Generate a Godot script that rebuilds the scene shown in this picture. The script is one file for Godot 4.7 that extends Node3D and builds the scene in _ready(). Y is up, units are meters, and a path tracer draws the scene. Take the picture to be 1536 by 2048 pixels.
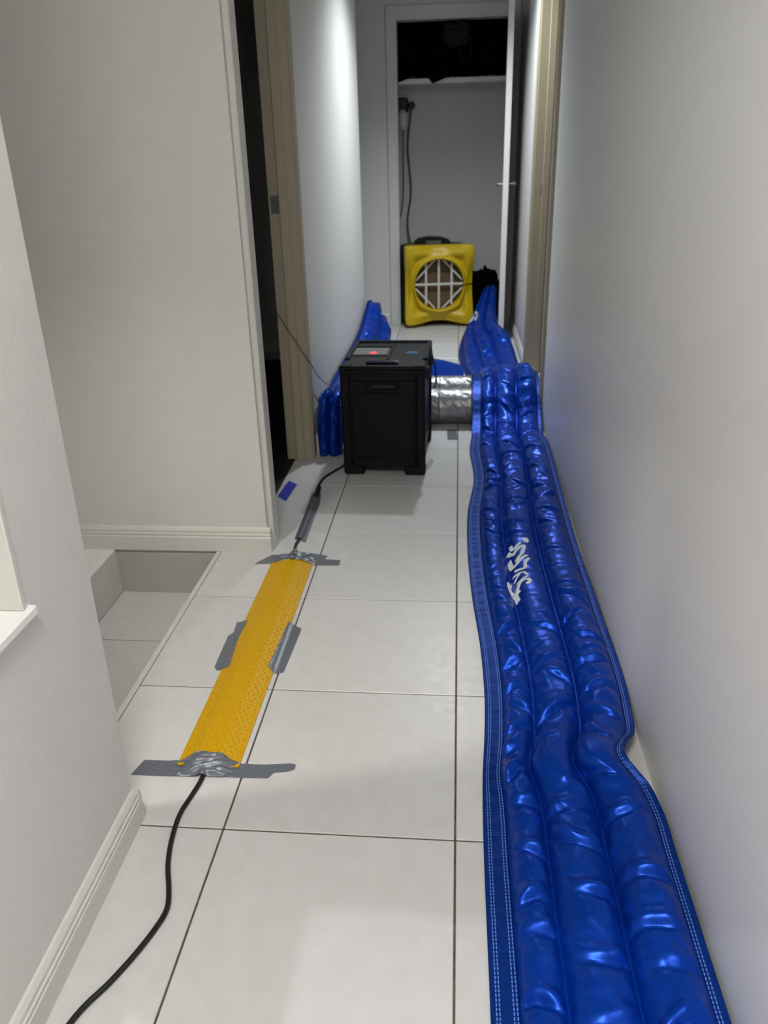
extends Node3D
# A narrow tiled hallway at night: blue drying mats, a black dehumidifier, a yellow air scrubber.
# Metres; the hall runs along -z, the camera stands above z = 0.

var M := {}
var taken := {}
const TILE := 0.45
const FX := [-0.892, -0.442, 0.008, 0.458]        # grout lines along the hall
const Z0 := -1.144                               # one grout line across it

# ------------------------------------------------------------------ helpers
func numbered(called: String) -> String:
	var n: int = taken.get(called, 0)
	taken[called] = n + 1
	return called if n == 0 else "%s_%03d" % [called, n]

func new_st() -> SurfaceTool:
	var st := SurfaceTool.new()
	st.begin(Mesh.PRIMITIVE_TRIANGLES)
	return st

func tri(st: SurfaceTool, a: Vector3, b: Vector3, c: Vector3, n: Vector3) -> void:
	if (b - a).cross(c - a).dot(n) > 0.0:
		var t := b
		b = c
		c = t
	for p in [a, b, c]:
		st.set_normal(n)
		st.add_vertex(p)

func face(st: SurfaceTool, pts: Array, out_from: Vector3) -> void:
	var n: Vector3 = (pts[1] - pts[0]).cross(pts[2] - pts[0]).normalized()
	var mid := Vector3.ZERO
	for p in pts:
		mid += p
	mid /= pts.size()
	if n.dot(mid - out_from) < 0.0:
		n = -n
	for i in range(1, pts.size() - 1):
		tri(st, pts[0], pts[i], pts[i + 1], n)

# a box given by centre and size, edges chamfered by b, turned by basis
func box(st: SurfaceTool, c: Vector3, s: Vector3, b := 0.0, turn := Basis.IDENTITY) -> void:
	var h := s * 0.5
	b = minf(b, minf(h.x, minf(h.y, h.z)) * 0.95)
	var P := func(sx: float, sy: float, sz: float, k: int) -> Vector3:
		var v := Vector3(sx * (h.x - (0.0 if k == 0 else b)), sy * (h.y - (0.0 if k == 1 else b)), sz * (h.z - (0.0 if k == 2 else b)))
		return c + turn * v
	for s1 in [-1.0, 1.0]:
		face(st, [P.call(s1, -1, -1, 0), P.call(s1, 1, -1, 0), P.call(s1, 1, 1, 0), P.call(s1, -1, 1, 0)], c)
		face(st, [P.call(-1, s1, -1, 1), P.call(1, s1, -1, 1), P.call(1, s1, 1, 1), P.call(-1, s1, 1, 1)], c)
		face(st, [P.call(-1, -1, s1, 2), P.call(1, -1, s1, 2), P.call(1, 1, s1, 2), P.call(-1, 1, s1, 2)], c)
		if b > 0.0:
			for s2 in [-1.0, 1.0]:
				face(st, [P.call(s1, s2, -1, 0), P.call(s1, s2, 1, 0), P.call(s1, s2, 1, 1), P.call(s1, s2, -1, 1)], c)
				face(st, [P.call(s1, -1, s2, 0), P.call(s1, 1, s2, 0), P.call(s1, 1, s2, 2), P.call(s1, -1, s2, 2)], c)
				face(st, [P.call(-1, s1, s2, 1), P.call(1, s1, s2, 1), P.call(1, s1, s2, 2), P.call(-1, s1, s2, 2)], c)
				for s3 in [-1.0, 1.0]:
					face(st, [P.call(s1, s2, s3, 0), P.call(s1, s2, s3, 1), P.call(s1, s2, s3, 2)], c)

# a box from corner to corner
func slab(st: SurfaceTool, x0: float, x1: float, y0: float, y1: float, z0: float, z1: float, b := 0.0) -> void:
	box(st, Vector3((x0 + x1) / 2, (y0 + y1) / 2, (z0 + z1) / 2), Vector3(absf(x1 - x0), absf(y1 - y0), absf(z1 - z0)), b)

# a polygon in the xy plane of xf, pushed along its z from 0 to depth
func prism(st: SurfaceTool, poly: PackedVector2Array, depth: float, xf: Transform3D) -> void:
	if Geometry2D.is_polygon_clockwise(poly):
		poly.reverse()
	var idx := Geometry2D.triangulate_polygon(poly)
	var n := (xf.basis * Vector3(0, 0, signf(depth))).normalized()
	for i in range(0, idx.size(), 3):
		var a := []
		var b := []
		for k in 3:
			var p := poly[idx[i + k]]
			a.append(xf * Vector3(p.x, p.y, depth))
			b.append(xf * Vector3(p.x, p.y, 0))
		tri(st, a[0], a[1], a[2], n)
		tri(st, b[0], b[1], b[2], -n)
	for i in poly.size():
		var p := poly[i]
		var q := poly[(i + 1) % poly.size()]
		var e := (q - p).normalized()
		var sn := (xf.basis * Vector3(e.y, -e.x, 0)).normalized()
		var A := xf * Vector3(p.x, p.y, 0)
		var B := xf * Vector3(q.x, q.y, 0)
		var C := xf * Vector3(q.x, q.y, depth)
		var D := xf * Vector3(p.x, p.y, depth)
		tri(st, A, B, C, sn)
		tri(st, A, C, D, sn)

# a grid of points with smooth normals; rows x cols, facing the side of `up`
func grid(rows: int, cols: int, pts: PackedVector3Array, closed := false, up := Vector3.UP) -> ArrayMesh:
	var nor := PackedVector3Array()
	nor.resize(pts.size())
	var flips := 0.0
	for r in rows:
		var r0 := maxi(r - 1, 0)
		var r1 := mini(r + 1, rows - 1)
		for k in cols:
			var k0 := (k - 1 + cols) % cols if closed else maxi(k - 1, 0)
			var k1 := (k + 1) % cols if closed else mini(k + 1, cols - 1)
			var n := (pts[r1 * cols + k] - pts[r0 * cols + k]).cross(pts[r * cols + k1] - pts[r * cols + k0]).normalized()
			nor[r * cols + k] = n
			flips += n.dot(up)
	if closed:
		var mid := Vector3.ZERO
		for k in cols:
			mid += pts[(rows / 2) * cols + k] / cols
		flips = 0.0
		for k in cols:
			flips += nor[(rows / 2) * cols + k].dot(pts[(rows / 2) * cols + k] - mid)
	var turned := flips < 0.0
	if turned:
		for i in nor.size():
			nor[i] = -nor[i]
	var idx := PackedInt32Array()
	for r in rows - 1:
		for k in (cols if closed else cols - 1):
			var a := r * cols + k
			var b := r * cols + (k + 1) % cols
			var c := a + cols
			var d := b + cols
			if turned:
				idx.append_array([a, c, b, b, c, d])
			else:
				idx.append_array([a, b, c, b, d, c])
	var arr := []
	arr.resize(Mesh.ARRAY_MAX)
	arr[Mesh.ARRAY_VERTEX] = pts
	arr[Mesh.ARRAY_NORMAL] = nor
	arr[Mesh.ARRAY_INDEX] = idx
	var am := ArrayMesh.new()
	am.add_surface_from_arrays(Mesh.PRIMITIVE_TRIANGLES, arr)
	return am

func frames(path: Array) -> Array:
	var out := []
	var up := Vector3.UP
	for i in path.size():
		var t: Vector3 = (path[mini(i + 1, path.size() - 1)] - path[maxi(i - 1, 0)]).normalized()
		if absf(t.dot(up)) > 0.97:
			up = Vector3(0, 0, 1) if absf(t.z) < 0.9 else Vector3(1, 0, 0)
		var s := t.cross(up).normalized()
		up = s.cross(t).normalized()
		out.append([s, up])
	return out

# a round tube along a path of points, with closed ends; radius may be a Callable(i, angle)
func tube(st: SurfaceTool, path: Array, radius: Variant, sides := 10) -> void:
	var fr := frames(path)
	var ring := []
	for i in path.size():
		var row := []
		for k in sides:
			var a := TAU * k / sides
			var r: float = radius.call(i, a) if radius is Callable else radius
			row.append(path[i] + (fr[i][0] * cos(a) + fr[i][1] * sin(a)) * r)
		ring.append(row)
	for i in path.size() - 1:
		for k in sides:
			var k2 := (k + 1) % sides
			var q := [ring[i][k], ring[i][k2], ring[i + 1][k2], ring[i + 1][k]]
			var c := [path[i], path[i], path[i + 1], path[i + 1]]
			for t in [[0, 1, 2], [0, 2, 3]]:
				var n: Vector3 = (q[t[1]] - q[t[0]]).cross(q[t[2]] - q[t[0]])
				var order: Array = t if n.dot(q[0] - c[0]) < 0.0 else [t[0], t[2], t[1]]
				for j in order:
					st.set_normal((q[j] - c[j]).normalized())
					st.add_vertex(q[j])
	for e in [0, path.size() - 1]:
		var d: Vector3 = path[e] - path[1 if e == 0 else e - 1]
		for k in sides:
			tri(st, path[e], ring[e][k], ring[e][(k + 1) % sides], d.normalized())

func smooth_path(pts: Array, step := 0.01) -> Array:
	var c := Curve3D.new()
	for i in pts.size():
		var t: Vector3 = (pts[mini(i + 1, pts.size() - 1)] - pts[maxi(i - 1, 0)]) / 6.0
		c.add_point(pts[i], -t, t)
	c.bake_interval = step
	return Array(c.get_baked_points())

# a solid of revolution: profile of (radius, height) pairs about the y axis of xf
func lathe(st: SurfaceTool, prof: Array, sides: int, xf: Transform3D) -> void:
	for i in prof.size() - 1:
		var d: Vector2 = prof[i + 1] - prof[i]
		for k in sides:
			var a := TAU * k / sides
			var b := TAU * (k + 1) / sides
			var p := []
			for q in [[i, a], [i, b], [i + 1, b], [i + 1, a]]:
				p.append(xf * Vector3(prof[q[0]].x * cos(q[1]), prof[q[0]].y, prof[q[0]].x * sin(q[1])))
			var mid := (a + b) / 2
			var n := (xf.basis * Vector3(d.y * cos(mid), -d.x, d.y * sin(mid))).normalized()
			if prof[i].x > 0.00001:
				tri(st, p[0], p[1], p[2], n)
			if prof[i + 1].x > 0.00001:
				tri(st, p[0], p[2], p[3], n)

# one named mesh
func obj(called: String, shape: Variant, m: Material, parent: Node = self) -> MeshInstance3D:
	var o := MeshInstance3D.new()
	o.mesh = shape.commit() if shape is SurfaceTool else shape
	o.material_override = m
	o.name = numbered(called) if parent == self else called
	parent.add_child(o, true)
	return o

func tag(o: Node3D, label: String, category: String, group := "") -> Node3D:
	o.set_meta("label", label)
	o.set_meta("category", category)
	if group:
		o.set_meta("group", group)
	return o

func thing(called: String, label: String, category: String, group := "", at := Vector3.ZERO, turn := 0.0) -> Node3D:
	var o := Node3D.new()
	o.name = numbered(called)
	add_child(o)
	o.position = at
	o.rotation.y = turn
	return tag(o, label, category, group)

func struct(called: String, shape: Variant, m: Material, label: String, category: String, parent: Node = self) -> MeshInstance3D:
	var o := obj(called, shape, m, parent)
	o.set_meta("kind", "structure")
	tag(o, label, category)
	return o

func noise(freq: float, sd: int, oct := 4) -> FastNoiseLite:
	var n := FastNoiseLite.new()
	n.noise_type = FastNoiseLite.TYPE_SIMPLEX
	n.seed = sd
	n.frequency = freq
	n.fractal_octaves = oct
	return n

func noise_tex(freq: float, sd: int, lo: Color, hi: Color, side := 512, as_normal := false, strength := 1.0) -> NoiseTexture2D:
	var t := NoiseTexture2D.new()
	t.width = side
	t.height = side
	t.seamless = true
	t.noise = noise(freq, sd)
	if as_normal:
		t.as_normal_map = true
		t.bump_strength = strength
	else:
		var g := Gradient.new()
		g.set_color(0, lo)
		g.set_color(1, hi)
		t.color_ramp = g
	return t

func mat(c: Color, rough := 0.6, metal := 0.0, spec := 0.5) -> StandardMaterial3D:
	var m := StandardMaterial3D.new()
	m.albedo_color = c
	m.roughness = rough
	m.metallic = metal
	m.metallic_specular = spec
	return m

func triplanar(m: StandardMaterial3D, scale: Vector3) -> StandardMaterial3D:
	m.uv1_triplanar = true
	m.uv1_world_triplanar = true
	m.uv1_scale = scale
	return m

# paint: a faint mottle of colour and a rolled-on relief
func paint(c: Color, rough: float, sd: int, grain := 0.02) -> StandardMaterial3D:
	var m := mat(c, rough)
	m.albedo_texture = noise_tex(0.01, sd, Color(1 - grain * 2, 1 - grain * 2, 1 - grain * 2), Color(1, 1, 1))
	m.normal_enabled = true
	m.normal_texture = noise_tex(0.08, sd + 1, Color.BLACK, Color.WHITE, 512, true, 1.5)
	m.normal_scale = 0.12
	return triplanar(m, Vector3(1.3, 1.3, 1.3))

func materials() -> void:
	M.wall = paint(Color(0.815, 0.81, 0.795), 0.55, 3, 0.006)
	M.gloss_wall = mat(Color(0.93, 0.928, 0.925), 0.4)
	M.gloss_wall.roughness_texture = noise_tex(0.02, 11, Color(0.75, 0.75, 0.75), Color(1, 1, 1))
	M.gloss_wall.normal_enabled = true
	M.gloss_wall.normal_texture = noise_tex(0.012, 12, Color.BLACK, Color.WHITE, 512, true, 2.0)
	M.gloss_wall.normal_scale = 0.04
	triplanar(M.gloss_wall, Vector3(2.0, 0.14, 2.0))
	M.ceiling = paint(Color(0.87, 0.87, 0.86), 0.8, 21)
	M.trim = paint(Color(0.81, 0.80, 0.77), 0.35, 31, 0.006)
	M.cream = paint(Color(0.65, 0.61, 0.53), 0.4, 41, 0.01)
	M.white_gloss = mat(Color(0.9, 0.9, 0.89), 0.3)
	M.riser = paint(Color(0.68, 0.665, 0.65), 0.5, 35, 0.01)
	M.carpet = triplanar(mat(Color(0.09, 0.09, 0.1), 0.95), Vector3.ONE)
	M.carpet.albedo_texture = noise_tex(0.3, 51, Color(0.6, 0.6, 0.6), Color(1, 1, 1))
	M.grout = triplanar(mat(Color(0.42, 0.36, 0.29), 0.9), Vector3(3, 3, 3))
	M.grout.albedo_texture = noise_tex(0.03, 61, Color(0.62, 0.6, 0.58), Color(1, 1, 1))
	M.tiles = []
	for i in 3:
		var t := mat([Color(0.775, 0.77, 0.765), Color(0.783, 0.778, 0.773), Color(0.768, 0.764, 0.759)][i], 0.38)
		t.albedo_texture = noise_tex(0.015, 71 + i, Color(0.97, 0.967, 0.963), Color(1, 1, 1))
		t.roughness_texture = noise_tex(0.03, 81 + i, Color(0.8, 0.8, 0.8), Color(1, 1, 1))
		M.tiles.append(triplanar(t, Vector3(1.7, 1.7, 1.7)))
	# coated nylon: a coloured sheen, a woven grain
	M.nylon = mat(Color(0.03, 0.25, 0.68), 0.29, 0.45, 0.3)
	M.nylon.albedo_texture = noise_tex(0.02, 91, Color(0.86, 0.86, 0.86), Color(1, 1, 1))
	M.nylon.normal_enabled = true
	M.nylon.normal_texture = noise_tex(0.35, 92, Color.BLACK, Color.WHITE, 512, true, 2.0)
	M.nylon.normal_scale = 0.15
	triplanar(M.nylon, Vector3(6, 6, 6))
	M.hem = M.nylon.duplicate()
	M.hem.albedo_color = Color(0.025, 0.205, 0.53)
	M.hem.roughness = 0.42
	M.thread = mat(Color(0.36, 0.50, 0.82), 0.6)
	M.print_white = mat(Color(0.80, 0.83, 0.86), 0.6)
	M.black = mat(Color(0.07, 0.07, 0.076), 0.5, 0.0, 0.3)
	M.rubber = mat(Color(0.02, 0.02, 0.022), 0.45)
	M.tape = triplanar(mat(Color(0.44, 0.46, 0.49), 0.32, 0.25), Vector3(5, 5, 5))
	M.tape.albedo_texture = noise_tex(0.05, 111, Color(0.86, 0.86, 0.86), Color(1, 1, 1))
	M.silver = mat(Color(0.55, 0.55, 0.56), 0.4, 0.7)
	M.painters = mat(Color(0.03, 0.12, 0.62), 0.7)
	M.yellow = triplanar(mat(Color(0.81, 0.63, 0.0), 0.36, 0.0, 0.3), Vector3(6, 6, 6))
	M.yellow.albedo_texture = noise_tex(0.03, 121, Color(0.88, 0.86, 0.84), Color(1, 1, 1))
	M.shell = triplanar(mat(Color(0.84, 0.715, 0.02), 0.4), Vector3(5, 5, 5))
	M.shell.albedo_texture = noise_tex(0.02, 131, Color(0.86, 0.85, 0.83), Color(1, 1, 1))
	M.grille = mat(Color(0.80, 0.79, 0.75), 0.4)
	M.filter = mat(Color(0.50, 0.42, 0.32), 0.9)
	M.metal = mat(Color(0.55, 0.55, 0.55), 0.3, 0.9)
	M.brass = mat(Color(0.75, 0.66, 0.5), 0.3, 0.9)
	M.plug_white = mat(Color(0.82, 0.82, 0.84), 0.4)
	M.grey_cord = mat(Color(0.25, 0.25, 0.24), 0.5)
	M.bag = mat(Color(0.012, 0.012, 0.014), 0.85, 0.0, 0.15)
	M.blue_bag = mat(Color(0.02, 0.025, 0.07), 0.5, 0.0, 0.3)

func lamp_fitting(called: String, at: Vector3, w: float, d: float, glow: float, col: Color, label: String) -> Node3D:
	var t := thing(called, label, "ceiling light", "", at)
	for s in [-1, 1]:
		var f := new_st()
		slab(f, s * w / 2, s * (w / 2 + 0.02), -0.012, 0.0, -d / 2 - 0.02, d / 2 + 0.02, 0.003)
		obj("frame_bar", f, M.white_gloss, t)
		f = new_st()
		slab(f, -w / 2, w / 2, -0.012, 0.0, s * d / 2, s * (d / 2 + 0.02), 0.003)
		obj("frame_bar", f, M.white_gloss, t)
	var g := new_st()
	slab(g, -w / 2, w / 2, -0.006, 0.0, -d / 2, d / 2)
	var m := mat(Color(0.9, 0.9, 0.9), 0.5)
	m.emission_enabled = true
	m.emission = col
	m.emission_energy_multiplier = glow
	obj("diffuser", g, m, t)
	return t

func spot(at: Vector3, energy: float, col: Color, angle: float, size: float, soft := 0.6) -> void:
	var l := SpotLight3D.new()
	l.name = numbered("downlight_beam")
	add_child(l)
	l.position = at
	l.rotation_degrees = Vector3(-90, 0, 0)
	l.light_energy = energy
	l.light_color = col
	l.spot_angle = angle
	l.spot_angle_attenuation = soft
	l.spot_attenuation = 2.0
	l.spot_range = 12.0
	l.light_size = size
	l.shadow_enabled = true

func area(at: Vector3, energy: float, col: Color, w: float, d: float) -> void:
	var l := AreaLight3D.new()
	l.name = numbered("panel_light")
	add_child(l)
	l.position = at
	l.rotation_degrees = Vector3(-90, 0, 0)
	l.area_size = Vector2(w, d)
	l.light_energy = energy
	l.light_color = col
	l.area_attenuation = 2.0
	l.area_range = 12.0
	l.shadow_enabled = true

func _ready() -> void:
	# ---- camera
	var cam := Camera3D.new()
	cam.name = "camera"
	cam.near = 0.02
	cam.far = 40.0
	add_child(cam)
	cam.position = Vector3(0, 1.1814, 0)
	cam.rotation = Vector3(-0.41237, 0.09706, -0.02596)
	var lens := CameraAttributesPhysical.new()
	lens.frustum_focal_length = 27.29
	lens.frustum_focus_distance = 1.55
	lens.exposure_aperture = 5.6
	cam.attributes = lens
	cam.fov = 65.33
	cam.current = true
	# ---- sky, exposure: a closed house at night
	var we := WorldEnvironment.new()
	we.name = "surroundings"
	var e := Environment.new()
	e.background_mode = Environment.BG_COLOR
	e.background_color = Color(0, 0, 0)
	e.tonemap_mode = Environment.TONE_MAPPER_LINEAR
	e.tonemap_exposure = 1.0
	e.sdfgi_enabled = true
	e.ssao_enabled = true
	e.ssil_enabled = true
	we.environment = e
	add_child(we)
	# ---- lights (fittings are built below)
	area(Vector3(-0.15, 2.375, 0.1), 3.8, Color(1.0, 0.99, 0.97), 0.4, 0.4)            # panel above the near hall
	spot(Vector3(0.0, 2.37, -4.75), 4.7, Color(0.94, 0.975, 1.0), 67.0, 0.06, 1.0)      # downlight beyond the dehumidifier
	spot(Vector3(-0.95, 2.37, -1.093), 1.9, Color(1.0, 0.98, 0.945), 42.0, 0.02, 0.6)  # over the stairwell
	area(Vector3(-0.247, 2.375, 0.975), 2.5, Color(0.98, 0.985, 1.0), 0.005, 0.005)     # small lamp in the room behind
	materials()
	shell()
	lamp_fitting("panel_lamp", Vector3(-0.15, 2.4, 0.1), 0.4, 0.4, 1.2, Color(1.0, 0.99, 0.97), "square white light panel in the ceiling above the near end of the hall")
	lamp_fitting("downlight", Vector3(0.0, 2.4, -4.75), 0.13, 0.13, 3.0, Color(0.94, 0.975, 1.0), "small downlight in the ceiling beyond the black dehumidifier")
	lamp_fitting("downlight", Vector3(-0.95, 2.4, -1.093), 0.11, 0.11, 3.0, Color(1.0, 0.96, 0.9), "small downlight in the ceiling over the sunken stairwell")
	lamp_fitting("downlight", Vector3(-0.247, 2.4, 0.975), 0.02, 0.02, 3.0, Color(0.98, 0.985, 1.0), "small downlight in the ceiling of the room behind the hall")
	mats()
	dehumidifier()
	silver_ducts()
	scrubber()
	floor_runs()
	cupboard_things()

# ------------------------------------------------------------------ the building
func tile_rect(parent: Node, x0: float, x1: float, z0: float, z1: float, y: float, k: int) -> void:
	if x1 - x0 < 0.02 or z1 - z0 < 0.02:
		return
	var g := 0.0019
	var st := new_st()
	slab(st, x0 + g, x1 - g, y - 0.008, y, z0 + g, z1 - g, 0.0012)
	obj("tile", st, M.tiles[k % 3], parent)

func baseboard(called: String, a: Vector3, b: Vector3, out: Vector3, h: float, label: String) -> void:
	# profile across (out, up), run from a to b
	var k := h / 0.078
	var prof := PackedVector2Array()
	for p in [[0, 0], [13, 0], [13, 46], [10.5, 48.5], [10.5, 51], [12, 53], [12, 57], [9, 59.5], [9, 62], [10, 64], [9.5, 68], [5, 76], [3, 78], [0, 78]]:
		prof.append(Vector2(p[0], p[1] * k) * 0.001)
	var d := b - a
	var z := d.normalized()
	var st := new_st()
	prism(st, prof, d.length(), Transform3D(Basis(out, Vector3.UP, z), a))
	struct(called, st, M.trim, label, "skirting")

func wall(called: String, boxes: Array, m: Material, label: String) -> MeshInstance3D:
	var st := new_st()
	for b in boxes:
		slab(st, b[0], b[1], b[2], b[3], b[4], b[5])
	return struct(called, st, m, label, "wall")

func shell() -> void:
	# floors: a grout bed with the tiles set into it
	var bed := new_st()
	slab(bed, -0.78, 0.52, -0.14, -0.0025, -2.4, 2.3)
	slab(bed, -0.7, 0.60, -0.14, -0.0025, -5.45, -2.4)
	slab(bed, -2.0, 0.52, -0.14, -0.0025, -7.1, -5.45)
	var fl := struct("floor", bed, M.grout, "white tiled hall floor with thin brown grout lines", "floor")
	var k := 0
	for r in range(-5, 14):
		var za := Z0 - r * TILE          # near side
		var zb := za - TILE
		for c in range(-3, 4):
			var xa: float = 0.008 + (c - 1) * TILE
			var xb := xa + TILE
			var lo := -0.78
			if zb < -5.2:
				lo = -1.9
			elif zb < -2.6:
				lo = -0.702
			k += 1 + (r * 7 + c * 3) % 2
			tile_rect(fl, maxf(xa, lo), minf(xb, 0.51), zb, za, 0.0, k)
	# sunken landing left of the hall, one step down, and the kerb beyond it
	var low := new_st()
	slab(low, -1.2, -0.6, -0.32, -0.1675, -2.4, 0.7)
	var fl2 := struct("floor", low, M.grout, "lower tiled landing one step down, left of the hall", "floor")
	for r in range(-4, 3):
		var za := Z0 - r * TILE
		tile_rect(fl2, -1.15, -0.782, maxf(za - TILE, -2.355), za, -0.165, r + 8)
	var kerb := new_st()
	slab(kerb, -2.2, -1.15, -0.32, 0.0, -2.355, 0.7, 0.003)
	struct("floor", kerb, M.ceiling, "pale kerb and floor beyond the sunken landing", "floor")
	var grey := new_st()
	slab(grey, -1.15, -0.781, -0.165, -0.012, -2.355, -2.347, 0.001)
	struct("trim_4", grey, M.riser, "grey panel below the skirting at the end of the sunken landing", "riser")
	var riser := new_st()
	slab(riser, -0.795, -0.78, -0.165, -0.001, -2.355, 0.7)
	struct("trim_1", riser, M.tiles[1], "tiled riser between the hall floor and the lower landing", "riser")
	# right side
	wall("wall_right", [[0.41, 0.53, 0, 2.4, -3.84, 2.3]], M.gloss_wall, "long white semi-gloss wall on the right, beside the blue mat")
	wall("wall_right", [[0.41, 0.53, 0, 2.4, -6.5, -4.83]], M.wall, "short bright white wall between the right doorway and the cupboard")
	wall("wall_right", [[0.41, 0.53, 2.06, 2.4, -4.83, -3.84]], M.wall, "white wall over the right doorway")
	# far cupboard front, its inside
	wall("wall_far", [[-2.0, -0.468, 0, 2.4, -6.5, -6.4], [-0.468, 0.362, 2.095, 2.4, -6.5, -6.4], [0.362, 0.41, 0, 2.4, -6.5, -6.4]], M.wall, "white wall at the hall's far end, around the cupboard opening")
	wall("wall_far", [[-0.72, 0.55, 0, 2.4, -7.05, -6.93]], M.wall, "plain wall at the back of the open cupboard")
	wall("wall_far", [[-0.72, -0.6, 0, 2.4, -6.93, -6.5]], M.wall, "left side wall inside the open cupboard")
	wall("wall_far", [[0.41, 0.53, 0, 2.4, -6.93, -6.5]], M.wall, "right side wall inside the open cupboard")
	# left side
	wall("wall_left", [[-0.74, -0.62, 0, 0.585, -0.957, 0.7], [-0.74, -0.62, 1.95, 2.4, -0.957, 0.7], [-0.74, -0.62, 0, 2.4, -1.155, -0.957], [-0.74, -0.62, 0, 2.4, -0.2, 0.7], [-0.74, -0.62, -0.3, 0, -1.155, 0.7]], M.wall, "near left wall with a square opening, ending at the stairwell")
	wall("wall_left", [[-2.3, -0.62, 0.0, 2.4, -2.455, -2.355], [-1.27, -0.80, -0.3, 0.0, -2.455, -2.355], [-0.80, -0.62, -0.3, -0.004, -2.455, -2.357]], M.wall, "cream-white wall facing the camera behind the sunken landing")
	wall("wall_left", [[-2.3, -2.2, -0.3, 2.4, -2.355, 0.7]], M.wall, "wall along the far left side beyond the sunken landing")
	wall("wall_left", [[-0.735, -0.622, 0, 2.4, -5.42, -3.28]], M.wall, "bright white wall on the left beyond the dark doorway")
	wall("wall_left", [[-0.735, -0.62, 2.06, 2.4, -3.28, -2.455]], M.wall, "white wall over the dark left doorway")
	wall("wall_left", [[-2.0, -0.735, 0, 2.4, -5.52, -5.42], [-2.1, -2.0, 0, 2.4, -6.5, -5.42]], M.wall, "walls of the side passage at the far left")
	# behind the camera
	wall("wall_back", [[-2.3, -0.247, 0, 2.4, 0.6, 0.7], [-0.247, 0.41, 2.04, 2.4, 0.6, 0.7], [-1.27, 0.53, 0, 2.4, 2.2, 2.3], [-1.27, -1.15, 0, 2.4, 0.7, 2.2]], M.wall, "white wall behind the camera with a doorway to the next room")
	# the unlit room behind the left doorway
	wall("wall_left", [[-4.8, -4.7, 0, 2.4, -9.0, -2.455], [-4.8, -2.3, 0, 2.4, -2.455, -2.355], [-4.7, -2.1, 0, 2.4, -9.1, -9.0], [-2.1, -2.0, 0, 2.4, -9.1, -6.5]], M.wall, "walls of the unlit room behind the left doorway")
	var dk := new_st()
	slab(dk, -4.7, -0.7, -0.14, -0.002, -5.42, -2.457)
	slab(dk, -4.7, -2.1, -0.14, -0.002, -9.0, -5.42)
	struct("floor", dk, M.carpet, "dark carpet in the unlit room behind the left doorway", "floor")
	var ce := new_st()
	slab(ce, -4.8, 0.65, 2.4, 2.5, -9.1, 2.3)
	struct("ceiling", ce, M.ceiling, "flat white ceiling above the hall", "ceiling")
	# skirting boards
	baseboard("baseboard_left", Vector3(-0.62, 0, -1.1552), Vector3(-0.62, 0, 0.6), Vector3(1, 0, 0), 0.078, "grooved cream skirting along the near left wall")
	baseboard("baseboard_left", Vector3(-0.74, 0, -1.155), Vector3(-0.607, 0, -1.155), Vector3(0, 0, -1), 0.078, "skirting round the end of the near left wall")
	baseboard("baseboard_left", Vector3(-2.2, 0, -2.355), Vector3(-0.607, 0, -2.355), Vector3(0, 0, 1), 0.085, "cream skirting under the wall behind the sunken landing")
	baseboard("baseboard_left", Vector3(-0.62, 0, -2.378), Vector3(-0.62, 0, -2.3552), Vector3(1, 0, 0), 0.085, "short skirting return beside the dark left doorway")
	baseboard("baseboard_left", Vector3(-0.62, 0, -5.42), Vector3(-0.62, 0, -3.34), Vector3(1, 0, 0), 0.085, "skirting behind the blue mat on the left")
	baseboard("baseboard_right", Vector3(0.41, 0, -6.4), Vector3(0.41, 0, -4.89), Vector3(-1, 0, 0), 0.085, "cream skirting between the right doorway and the cupboard")
	baseboard("baseboard_far", Vector3(-2.0, 0, -6.4), Vector3(-0.53, 0, -6.4), Vector3(0, 0, 1), 0.085, "skirting left of the open cupboard")
	# opening in the near left wall
	var sill := new_st()
	slab(sill, -0.755, -0.608, 0.585, 0.602, -0.968, -0.19, 0.003)
	struct("trim_2", sill, M.white_gloss, "white sill of the opening in the near left wall", "sill")
	var liner := new_st()
	slab(liner, -0.742, -0.617, 0.602, 1.95, -0.957, -0.945, 0.002)
	slab(liner, -0.742, -0.617, 0.602, 1.95, -0.212, -0.2, 0.002)
	slab(liner, -0.742, -0.617, 1.938, 1.95, -0.945, -0.212, 0.002)
	struct("trim_3", liner, M.trim, "cream lining of the opening in the near left wall", "opening")
	# left doorway: frame of the unlit room
	var d1 := Node3D.new()
	d1.name = "door_1"
	add_child(d1)
	d1.set_meta("kind", "structure")
	tag(d1, "cream frame of the dark open doorway on the left", "door frame")
	var st := new_st()
	slab(st, -0.734, -0.6215, 0, 2.06, -3.28, -3.25, 0.002)
	slab(st, -0.734, -0.619, 0, 2.06, -2.475, -2.455, 0.002)
	slab(st, -0.734, -0.619, 2.04, 2.06, -3.25, -2.475, 0.002)
	obj("jamb", st, M.cream, d1)
	st = new_st()
	slab(st, -0.69, -0.655, 0, 2.04, -3.25, -3.236, 0.002)
	slab(st, -0.69, -0.655, 0, 2.04, -2.489, -2.475, 0.002)
	slab(st, -0.69, -0.655, 2.026, 2.04, -3.236, -2.489, 0.002)
	obj("door_stop", st, M.cream, d1)
	for s in [[-3.305, -3.256, -0.614], [-2.448, -2.378, -0.603]]:
		st = new_st()
		var z0: float = s[0]
		slab(st, -0.6235, s[2], 0, 2.11, z0, s[1], 0.003)
		obj("architrave", st, M.cream if z0 < -3.0 else M.trim, d1)
	st = new_st()
	slab(st, -0.724, -0.694, 1.01, 1.075, -3.2505, -3.247, 0.001)
	slab(st, -0.716, -0.700, 1.028, 1.057, -3.248, -3.2462, 0.0005)
	obj("strike_plate", st, M.metal, d1).set_meta("label", "dull metal strike plate")
	# right doorway with its shut door
	var d2 := Node3D.new()
	d2.name = "door_2"
	add_child(d2)
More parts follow.
